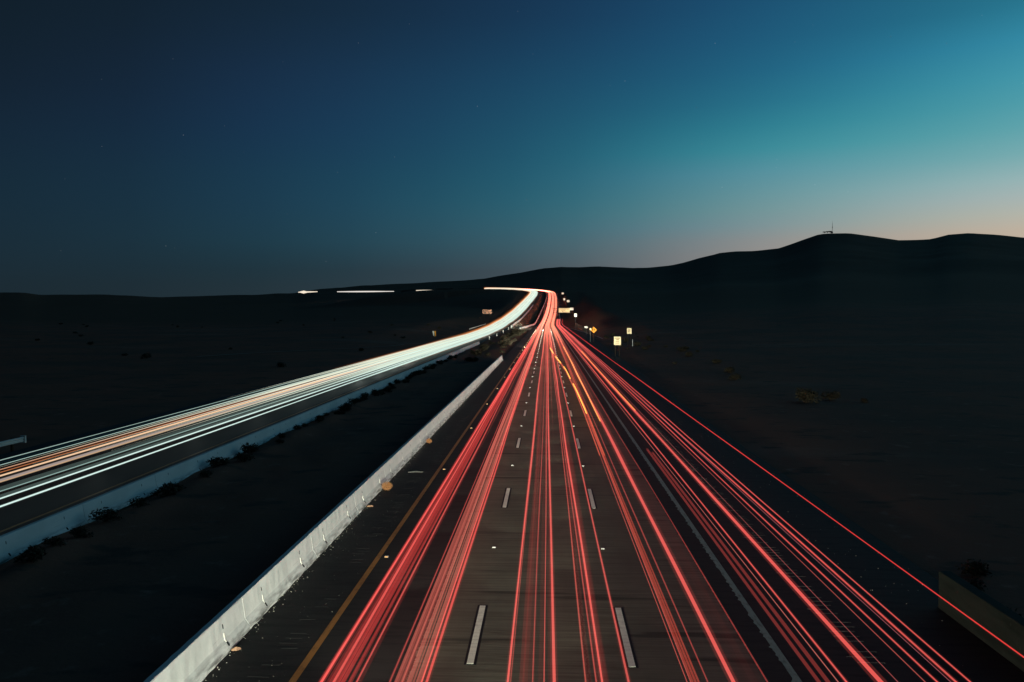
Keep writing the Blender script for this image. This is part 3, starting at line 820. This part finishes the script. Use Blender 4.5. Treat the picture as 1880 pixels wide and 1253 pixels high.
def post_sign(name, label, cat, px, py, y, wpx, hpx, sheet, rows=None, posts=1, light=2.1, lane=3.5, group=None, col=(1, .86, .62), rows_mat=None):
    c = pix(px, py, y); w, h = wpx / 1470 * y, hpx / 1470 * y
    g = gz(c.x, c.y)
    root = empty(name, (c.x, c.y, g)); tag(root, label, cat, group)
    zc = c.z - g
    pan = panel_mb(w, h, .05, min(w, h) * .06).build('sign_panel', sheet, root); pan.location = (0, 0, zc)
    if rows:
        m = MB()
        for (zr, hh, bits) in rows:
            for (x0, x1) in bits: m.box(x0 * w / 2, x1 * w / 2, -.034, -.024, (zr - hh / 2) * h / 2, (zr + hh / 2) * h / 2)
        m.build('lettering', rows_mat or M_ink, pan)
    for k in range(posts):
        x = 0 if posts == 1 else (-w * .3 + k * w * .6)
        b = MB(); b.box(x - .06, x + .06, .026, .14, -.3, zc + h * .45); b.build('post', M_wood if posts == 2 else M_post, root)
    if light: sign_spot(c, max(w, h) * .62, light, lane, min(45, y * .3), col)
    return root
def words_row(n, lo=-.8, hi=.8, fill=.7):
    out = []; st = (hi - lo) / n
    for k in range(n): out.append((lo + k * st, lo + k * st + st * fill))
    return out
post_sign('road_sign', 'large cream rectangular road sign with brown lettering, nearest on the right verge', 'road sign', 1133, 626, 150, 12.6, 15.2, M_sheet,
          [(.62, .20, words_row(5, -.75, .75)), (.28, .30, words_row(3, -.30, .45)), (-.18, .16, words_row(4, -.5, .55)), (-.55, .16, words_row(5, -.6, .6))], posts=2)
post_sign('road_sign', 'smaller cream road sign with a faded orange centre, farthest right on the verge', 'road sign', 1154.5, 608, 200, 8.4, 10.6, M_sheet,
          [(.45, .22, words_row(2, -.45, .55)), (.1, .25, words_row(3, -.5, .4)), (-.3, .3, words_row(3, -.5, .2))], posts=2)
post_sign('road_sign', 'small wide white sign board left of the orange diamond', 'road sign', 1076, 601.2, 300, 6.2, 3.2, M_sheetw, [(.0, .25, words_row(4, -.6, .6))], light=2.6)
post_sign('road_sign', 'upright white sign on a tall thin post right of the gantry boards', 'road sign', 1056.5, 579, 420, 4.7, 6.2, M_sheetw, [(.1, .6, [(-.25, .2)])], light=2.8)
post_sign('road_sign', 'wide white sign on the slope beyond the gantry boards', 'road sign', 1043, 553.4, 700, 5.2, 4.0, M_sheetw, [(.0, .3, words_row(2, -.4, .4))], light=2.6)
post_sign('road_sign', 'tiny upright white sign on the slope left of the wide white one', 'road sign', 1035.8, 550, 750, 3.2, 3.8, M_sheetw, None, light=2.8)
post_sign('road_sign', 'tiny white sign uppermost on the slope by the bend', 'road sign', 1033, 539.3, 900, 4.0, 3.0, M_sheetw, None, light=2.6)
# orange diamond with a pale object marker on its left
c = pix(1089.6, 606, 230); g = gz(c.x, c.y); rt = empty('warning_sign', (c.x, c.y, g)); tag(rt, 'orange diamond warning sign with dark symbols on the right verge', 'road sign')
w = 8.5 / 1470 * 230
pan = panel_mb(w, w, .05, .08).build('sign_panel', M_orange, rt); pan.location = (0, 0, c.z - g); pan.rotation_euler = (0, R_(45), 0)
m = MB()
for sx_ in (-.36, .10):
    m.box(sx_, sx_ + .17, -.036, -.026, -.30, .12)
    m.add([(sx_ - .10, -.036, .10), (sx_ + .27, -.036, .10), (sx_ + .085, -.036, .36), (sx_ - .10, -.026, .10), (sx_ + .27, -.026, .10), (sx_ + .085, -.026, .36)], [(0, 1, 2), (5, 4, 3), (0, 3, 4, 1), (1, 4, 5, 2), (2, 5, 3, 0)])
sy = m.build('symbol', M_black, pan); sy.rotation_euler = (0, R_(-45), 0)
b = MB(); b.box(-.06, .06, .026, .14, -.3, c.z - g); b.build('post', M_wood, rt)
sign_spot(c, w * .62, 3.4, 3.5, 45, (1, .84, .58))
post_sign('object_marker', 'small pale plate just left of the orange diamond sign', 'road sign', 1083.6, 604.5, 226, 2.6, 4.0, M_sheet, None, light=0)
# gantry with two boards
Y0 = 600
a = pix(1025.6, 574.6, Y0); b2 = pix(1046, 566.0, Y0); c2 = pix(1052.6, 570.2, Y0)
xp = pix(1026.6, 575, Y0).x; g = gz(xp, Y0)
rt = empty('sign_gantry', (xp, Y0, g)); tag(rt, 'overhead sign gantry with two glowing cream boards at the start of the far lanes', 'sign gantry')
def rel(x): return x - xp
W, H = b2.x - a.x, b2.z - a.z
p1 = panel_mb(W, H, .12, .15).build('sign_panel', M_sheet, rt); p1.location = (rel((a.x + b2.x) / 2), -.3, (a.z + b2.z) / 2 - g)
m = MB()
for (zr, hh, bits) in [(.50, .14, words_row(9, -.8, .85, .75)), (-.05, .14, words_row(4, -.55, .2, .75)), (-.5, .3, [(-.32, -.2)])]:
    for (x0, x1) in bits: m.box(x0 * W / 2, x1 * W / 2, -.09, -.065, (zr - hh / 2) * H / 2, (zr + hh / 2) * H / 2)
m.build('lettering', M_ink, p1)
W2_, H2_ = c2.x - b2.x, b2.z + .2 - c2.z
p2 = panel_mb(W2_, H2_, .12, .12).build('sign_panel', M_sheetw, rt); p2.location = (rel((b2.x + c2.x) / 2) + .03, -.3, (b2.z + .2 + c2.z) / 2 - g)
m = MB()
for zz in (b2.z - .25, a.z + .1): m.bar((rel(pix(1015, 570, Y0).x), 0, zz - g), (rel(c2.x), 0, zz - g), .13)
x = rel(pix(1015, 570, Y0).x)
while x < rel(c2.x) - 1:
    m.bar((x, 0, b2.z - .25 - g), (x + .9, 0, a.z + .1 - g), .07); m.bar((x + .9, 0, a.z + .1 - g), (x + 1.8, 0, b2.z - .25 - g), .07); x += 1.8
m.build('truss', M_post, rt)
b = MB(); b.bar((0, 0, -.4), (0, 0, b2.z - g), .26, 12); b.box(-.5, .5, -.5, .5, -.3, .25); b.build('post', M_post, rt)
for px in (1027.6, 1032, 1037, 1041.8, 1044.5): sign_spot(pix(px, 570.2, Y0), 1.75, 1.5, 1.5, 60, (1, .80, .50))
sign_spot(pix(1049.3, 568, Y0), 1.5, 2.6, 1.5, 60)
# left side: dark two-row board with copper letters, striped marker
c = pix(894.3, 573, 450); w, h = 17.6 / 1470 * 450, 8.2 / 1470 * 450; g = gz(c.x, c.y)
rt = empty('road_sign', (c.x, c.y, g)); tag(rt, 'dark board with two rows of copper letters left of the white trails', 'road sign')
pan = panel_mb(w, h, .06, .1).build('sign_panel', M_green, rt); pan.location = (0, 0, c.z - g)
m = MB()
for zr in (.52, -.45):
    n = 8 if zr > 0 else 9
    for k in range(n):
        x0 = -.94 + k * 1.9 / n; x1 = x0 + 1.9 / n * .78; hh = .36
        lo, hi = (zr - hh) * h / 2, (zr + hh) * h / 2; X0, X1 = x0 * w / 2, x1 * w / 2; t = (X1 - X0) * .3
        kind = (k * 5 + (3 if zr > 0 else 1)) % 4
        m.box(X0, X0 + t, -.045, -.033, lo, hi)
        if kind != 3: m.box(X0 + t, X1, -.045, -.033, hi - t, hi)
        if kind in (0, 1): m.box(X1 - t, X1, -.045, -.033, lo, hi - t)
        if kind in (1, 2, 3): m.box(X0 + t, X1 - t, -.045, -.033, lo, lo + t)
m.build('lettering', M_copper, pan)
for x in (-1.6, 1.6):
    b = MB(); b.bar((x, .12, -.3), (x, .12, c.z - g), .09); b.build('post', M_wood, rt)
spot(LP.at(415, 0, 1.0)[0], c, 5.0 * 40 ** 2 * 12.6, 10, (1, .66, .48), .4)  # added lamp brightening the copper letters
c = pix(796.6, 613, 250); w, h = 6.6 / 1470 * 250, 9.2 / 1470 * 250; g = gz(c.x, c.y)
rt = empty('object_marker', (c.x, c.y, g)); tag(rt, 'small orange and white slanted marker plate left of the oncoming trails', 'road sign')
for sx_, mt, nm in ((-1, M_sheetw, 'white_plate'), (1, M_orange, 'orange_plate')):
    b = MB(); x0 = sx_ * w * .25
    b.prism([(x0 - w * .22 - .1 * w, h * .5), (x0 + w * .16, h * .5), (x0 + w * .24, -h * .5), (x0 - w * .02, -h * .5)][::-1], -.03, .03)
    o = b.build(nm, mt, rt); o.location = (0, 0, c.z - g)
b = MB(); b.bar((0, .1, -.3), (0, .1, c.z - g + .3), .05); b.build('post', M_post, rt)
spot(LP.at(222, 0, .8)[0], c, 1.6 * 30 ** 2 * 12.6, 4.0, (1, .70, .5), .4)  # added lamp brightening the marker plate

# guardrails on the outside of the oncoming road
def guardrail(label, pts, lit=0.0):
    a, b_ = Vector(pts[0]), Vector(pts[1]); d = (b_ - a); ln = Vector((d.x, d.y, 0)).length; rz = math.atan2(-d.x, d.y)
    rt = empty('guardrail', a, rz); tag(rt, label, 'guardrail')
    prof = [(0, .42), (.05, .46), (.05, .52), (0, .56), (0, .60), (.05, .64), (.05, .70), (0, .74), (-.02, .74), (-.02, .42)]
    m = MB(); n = len(prof); sl = (b_.z - a.z) / ln
    v = [(x, 0, z) for x, z in prof] + [(x, ln, z + sl * ln) for x, z in prof]
    m.add(v, [tuple(range(n)), tuple(range(2 * n - 1, n - 1, -1))] + [(k_ + n, (k_ + 1) % n + n, (k_ + 1) % n, k_) for k_ in range(n)])
    m.build('rail', M_rail, rt)
    y = .4
    while y < ln:
        b = MB(); b.box(-.16, -.04, y - .06, y + .06, -.8, .76); p = b.build('post', M_wood, rt); p.location = (0, 0, sl * y); y += 1.9 if ln < 40 else 6
    b = MB(); b.box(-.20, .12, ln + .002, ln + .12, .36, .80); p = b.build('end_plate', M_rail, rt); p.location = (0, 0, sl * ln)
    return rt
M_rail = surf('galvanised_rail', (.62, .60, .55), .45, .5, metal=.2)
guardrail('short galvanised guardrail end at the left edge of the photo', ((-33.6, 24, gz(-33.6, 24) + .05), (-32.4, 48, gz(-32.4, 48) + .10)))
ga, gb = pix(861.5, 608.0, 330), pix(891, 598.5, 425)
gr = guardrail('cream-lit guardrail beyond the white trails, below the copper lettered board', (ga, gb)); gr.scale = (1, 1, 1.25)
spot(LP.at(350, -2, .8)[0], (ga + gb) / 2 + Vector((0, 0, .5)), 26000, 60, (1, .8, .6), .8)  # added lamps brightening the guardrail face
spot(LP.at(410, -2, .8)[0], (ga + gb) / 2 + Vector((0, 0, .5)), 26000, 60, (1, .8, .6), .8)
gc, gd = pix(1074, 605.5, 300), pix(1056.5, 594.5, 395)
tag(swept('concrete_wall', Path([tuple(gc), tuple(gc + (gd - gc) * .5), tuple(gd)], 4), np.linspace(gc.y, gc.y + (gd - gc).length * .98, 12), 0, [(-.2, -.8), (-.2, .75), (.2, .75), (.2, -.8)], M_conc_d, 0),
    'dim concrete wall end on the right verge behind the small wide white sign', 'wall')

# delineator posts along the shoulder of the oncoming road
M_del = surf('white_delineator', (.8, .8, .78), .5, .4)
def delin():
    rt = empty('delineator_post', (0, 0, 0))
    b = MB(); b.box(-.05, .05, -.012, .012, -.2, 1.15); b.build('post', M_del, rt)
    b = MB(); b.box(-.075, .075, -.022, -.0125, .80, 1.12); b.build('reflector', M_studr, rt)
    return rt
dl = delin(); first = True
qs = np.arange(215, 392, .5); pp = LP.at(qs, 7.5, 0); ppx = 1004 + pp[:, 0] / pp[:, 1] * 1470
for px in (898.5, 912, 924, 933.5, 938.5, 941, 943.5):
    loc = tuple(pp[np.abs(ppx - px).argmin()] - (0, 0, .08))
    if first: o = dl; o.location = loc; first = False
    else: o = dup(dl, loc)
    o.scale = (2.2, 2.2, 1.0)
    tag(o, 'white delineator post in the row where the median meets the oncoming road', 'delineator post', 'delineator posts in the median')
spot(RP.at(175, -3.4, .7)[0], (-17.6, 285, 0.9), 150000, 12, (1, .95, .85), 1.0)  # added wide lamp brightening the delineators and median brush
c = pix(1160.6, 625, 195); o = dup(dl, (c.x, c.y, gz(c.x, c.y)), label='lone small white delineator post right of the large cream sign'); o.scale = (1, 1, (c.z + .2 - gz(c.x, c.y)) / 1.12)
if 'group' in o: del o['group']

# ------------------------------------------------------------------ brush
M_leaf = surf('sagebrush_leaf', (.058, .048, .032), .9, .05, noise=[((3, 3, 3), (.036, .031, .022), .4, .65, 3)])
M_stem = surf('brush_stem', (.07, .05, .035), .9, .05)
M_dry = surf('dry_tumbleweed', (.50, .24, .10), .9, .05, noise=[((30, 30, 30), (.30, .13, .06), .4, .65, 3)])
def bush_mesh(seed, n=420, size=.07):
    r = np.random.default_rng(seed); v = []; f = []
    lobes = [(r.uniform(-.35, .35), r.uniform(-.35, .35), r.uniform(.25, .55), r.uniform(.25, .45)) for _ in range(6)]
    for k in range(n):
        lx, ly, lz, lr = lobes[r.integers(6)]
        d = r.normal(size=3); d /= np.linalg.norm(d); q_ = np.array([lx, ly, lz]) + d * lr * r.uniform(.5, 1.05)
        q_[2] = max(q_[2], .03)
        a = r.normal(size=3); a /= np.linalg.norm(a); b_ = np.cross(a, d); b_ /= np.linalg.norm(b_) + 1e-6
        s1, s2 = size * r.uniform(.8, 1.8), size * r.uniform(.4, .9); i = len(v)
        v += [tuple(q_ - a * s1), tuple(q_ + b_ * s2), tuple(q_ + a * s1), tuple(q_ - b_ * s2)]; f.append((i, i + 1, i + 2, i + 3))
    me_ = bpy.data.meshes.new('foliage'); me_.from_pydata(v, [], f); me_.materials.append(M_leaf); return me_
def stems_mesh(seed):
    r = np.random.default_rng(seed); b = MB()
    for k in range(9):
        a = r.uniform(0, 6.28); t = r.uniform(.15, .5)
        b.bar((0.03 * math.cos(a), .03 * math.sin(a), -.1), (t * math.cos(a), t * math.sin(a), r.uniform(.35, .75)), .018, 5, .006)
    me_ = bpy.data.meshes.new('stem'); me_.from_pydata(b.v, [], b.f); me_.materials.append(M_stem); return me_
protos = []
for k in range(4):
    fm, sm = bush_mesh(40 + k), stems_mesh(60 + k); protos.append((fm, sm))
def shrub(x, y, sc, label, group, flat=1.0):
    fm, sm = protos[rng.integers(4)]
    rt = empty('desert_shrub', (x, y, gz(x, y) - .03), rng.uniform(0, 6.28)); rt.scale = (sc, sc, sc * flat)
    for nm, m_ in (('foliage', fm), ('stem', sm)):
        o = bpy.data.objects.new(nm, m_); C.objects.link(o); o.parent = rt
    tag(rt, label, 'shrub', group); return rt
y = 16.0
while y < 150:
    x = -17.55 + rng.uniform(-.1, .9)
    shrub(x, y, rng.uniform(.45, .85) * (1.25 if rng.random() < .2 else 1), 'dark low brush against the blue-lit barrier of the oncoming road', 'brush along the blue-lit barrier', rng.uniform(.6, .9))
    y += rng.uniform(.9, 3.2)
for k in range(62):
    t = rng.random() ** .8; y = 125 + t * 250
    x = rng.uniform(-15.2, -9.2) if y > 160 else rng.uniform(-14, -11)
    shrub(x, y, rng.uniform(.8, 2.0), 'grey-green sagebrush in the median beyond the white barrier end', 'sagebrush in the far median', rng.uniform(.6, .9))
for k in range(30):
    y = 60 + 210 * rng.random(); x = 14.5 + rng.random() ** 1.8 * 15 + max(0, (y - 90)) * .02
    shrub(x, y, rng.uniform(.6, 1.9), 'dim brown sagebrush on the dark right verge', 'sagebrush on the right verge', rng.uniform(.55, .85))
for k in range(38):
    y = 110 + 380 * rng.random(); x = -36 - rng.random() * (40 + y * .45)
    shrub(x, y, rng.uniform(.7, 1.6), 'dark sagebrush on the plain left of the oncoming road', 'sagebrush on the left plain', rng.uniform(.55, .85))
for k, (x, y) in enumerate([(11.7, 21), (12.1, 19.5), (11.8, 18), (12.6, 17), (12.0, 16), (12.4, 23.5), (13.2, 25)]):
    shrub(x, y, rng.uniform(.5, .85), 'dark scrub behind the dim wall end', 'scrub behind the wall end', .8)
# tumbleweeds caught against the white barrier
def tumbleweed(label, x, y, r):
    rr = np.random.default_rng(int(y * 10)); b = MB()
    for k in range(230):
        d = rr.normal(size=3); d /= np.linalg.norm(d)
        e = d + rr.normal(size=3) * .55; e /= np.linalg.norm(e)
        p0 = d * r * rr.uniform(.25, .8); p1 = e * r * rr.uniform(.8, 1.08)
        b.bar(p0 * (1, 1, .8), p1 * (1, 1, .8), .006, 4, .003)
    o = b.build('tumbleweed', M_dry); o.location = (x, y, r * .78)
    tag(o, label, 'tumbleweed'); return o
tumbleweed('rust-coloured dry tumbleweed caught against the white barrier', -7.16, 35.4, .27)
tumbleweed('smaller brown tumbleweed farther along the white barrier', -7.2, 48.5, .20)
# a torn scrap of bark, a thin stick and loose grit by the barrier
M_bark = surf('dry_bark', (.34, .20, .13), .9, .1, noise=[((20, 20, 20), (.2, .11, .07), .4, .7, 4)])
def scrap(name, label, x, y, L_, w, mat, rz):
    rr = np.random.default_rng(int(y * 7)); n = 7; v = []
    for i in range(n):
        t = i / (n - 1); ww = w * math.sin(math.pi * (.12 + .78 * t)) * rr.uniform(.7, 1.2); zc = .015 + .05 * math.sin(math.pi * t) * rr.uniform(.5, 1)
        v += [(L_ * (t - .5), -ww, .005), (L_ * (t - .5), 0, zc + .02), (L_ * (t - .5), ww, .008), (L_ * (t - .5), 0, zc - .008)]
    f = [(i * 4 + k_, i * 4 + (k_ + 1) % 4, i * 4 + 4 + (k_ + 1) % 4, i * 4 + 4 + k_) for i in range(n - 1) for k_ in range(4)] + [(3, 2, 1, 0), tuple(n * 4 - 4 + k_ for k_ in range(4))]
    o = link_mesh(name, v, f, mat); o.location = (x, y, .004); o.rotation_euler = (0, 0, rz); tag(o, label, 'debris'); return o
scrap('bark_scrap', 'curled reddish bark scrap by the toe of the near white barrier', -7.32, 18.35, .22, .06, M_bark, .5)
scrap('tyre_scrap', 'pale curled tyre scrap by the barrier below the large tumbleweed', -7.26, 32.4, .26, .05, M_bark, .2)
scrap('tread_strip', 'thin grey strip lying on the left shoulder beyond the tumbleweed', -6.55, 39.5, .75, .022, M_rum, .1)
b = MB()
for k in range(900):
    if rng.random() < .55: x, y, s_k = -7.42 + abs(rng.normal(0, .10)), rng.uniform(14, 90), rng.uniform(.006, .02)
    elif rng.random() < .6: x, y, s_k = rng.uniform(-7.3, -5.7), rng.uniform(14, 60), rng.uniform(.004, .011)
    else: x, y, s_k = rng.uniform(9.2, 11.4), rng.uniform(15, 60), rng.uniform(.006, .018)
    a = rng.uniform(0, 6.28); v = [(x + s_k * math.cos(a + t) * rng.uniform(.8, 1.4), y + s_k * math.sin(a + t) * rng.uniform(.8, 1.4), .001) for t in (0, 2.1, 4.2)]
    v.append((x, y, s_k * rng.uniform(.6, 1.1))); b.add(v, [(0, 1, 3), (1, 2, 3), (2, 0, 3)])
M_grit = surf('pale_grit', (.40, .38, .33), .9, .1)
tag(b.build('gravel', M_grit), 'loose pale grit scattered on the shoulders', 'gravel', kind='stuff')

# ------------------------------------------------------------------ hilltop mast and trees
c = pix(1517, 429.5, 2290)
a_ = math.degrees(math.atan2(c.x, c.y)); D_ = float(ridge_d(a_)); k_ = D_ / math.hypot(c.x, c.y); mx, my = c.x * k_, c.y * k_; mz = gz(mx, my)
rt = empty('radio_mast', (mx, my, mz - 1)); tag(rt, 'thin lattice radio mast on top of the dark hill', 'radio mast')
H_ = 27.0; m = MB(); legs = [(1.3 * math.cos(t), 1.3 * math.sin(t)) for t in (.3, 2.4, 4.5)]
for i, (x, y) in enumerate(legs): m.bar((x, y, 0), (x * .35, y * .35, H_), .12, 6, .08)
n = 14
for j in range(n):
    t0, t1 = j / n, (j + 1) / n
    for i in range(3):
        x0, y0 = legs[i]; x1, y1 = legs[(i + 1) % 3]; s0_, s1_ = 1 - .65 * t0, 1 - .65 * t1
        m.bar((x0 * s0_, y0 * s0_, H_ * t0), (x1 * s1_, y1 * s1_, H_ * t1), .05, 4); m.bar((x0 * s1_, y0 * s1_, H_ * t1), (x1 * s1_, y1 * s1_, H_ * t1), .045, 4)
M_mast = surf('mast_steel', (.12, .13, .13), .6, .4)
m.build('lattice', M_mast, rt)
m = MB(); m.bar((0, 0, H_ * .56), (0, 0, H_ * .56 + 2.2), 1.0, 10); m.build('antenna_drum', M_mast, rt)
m = MB(); m.box(-3.5, .8, -2, 2, 0, 3.2); m.prism([(-3.8, 3.2), (1.1, 3.2), (-1.35, 4.3)], -2.3, 2.3); m.build('equipment_hut', M_mast, rt)
m = MB(); m.bar((0, 0, H_ - .5), (0, 0, H_ + 5), .15, 6); m.build('whip_aerial', M_mast, rt)
def hill_tree(px, hgt, wdt, label):
    cc = pix(px, 430, 2290); aa = math.degrees(math.atan2(cc.x, cc.y)); kk = float(ridge_d(aa)) / math.hypot(cc.x, cc.y); x, y = cc.x * kk, cc.y * kk
    t = empty('hilltop_tree', (x, y, gz(x, y) - .6)); tag(t, label, 'tree')
    b = MB(); b.bar((0, 0, 0), (.5, 0, hgt * .5), .6, 7, .3); b.bar((.3, 0, hgt * .4), (-wdt * .3, 0, hgt * .7), .3, 5, .1); b.bar((.4, 0, hgt * .4), (wdt * .3, .3, hgt * .75), .3, 5, .1); b.build('trunk', M_stem, t)
    rr = np.random.default_rng(int(px)); v = []; f = []
    for q_ in range(260):
        L0 = rr.integers(5); cx_ = -wdt * .4 + wdt * .2 * L0 + .4; cz_ = hgt * (.72 + .1 * math.sin(L0 * 2.1))
        d = rr.normal(size=3) * (wdt * .13, wdt * .13, hgt * .10); p = np.array([cx_, 0, cz_]) + d
        e1 = rr.normal(size=3) * .55; e2 = rr.normal(size=3) * .55; i = len(v)
        v += [tuple(p - e1), tuple(p + e2), tuple(p + e1), tuple(p - e2)]; f.append((i, i + 1, i + 2, i + 3))
    link_mesh('crown', v, f, M_leaf, t)
hill_tree(1503, 4.2, 7, 'leftmost spreading tree on the hilltop beside the radio mast')
hill_tree(1508, 4.6, 7, 'middle spreading tree on the hilltop beside the radio mast')
hill_tree(1513, 5.2, 6, 'spreading tree closest to the radio mast on the hilltop')
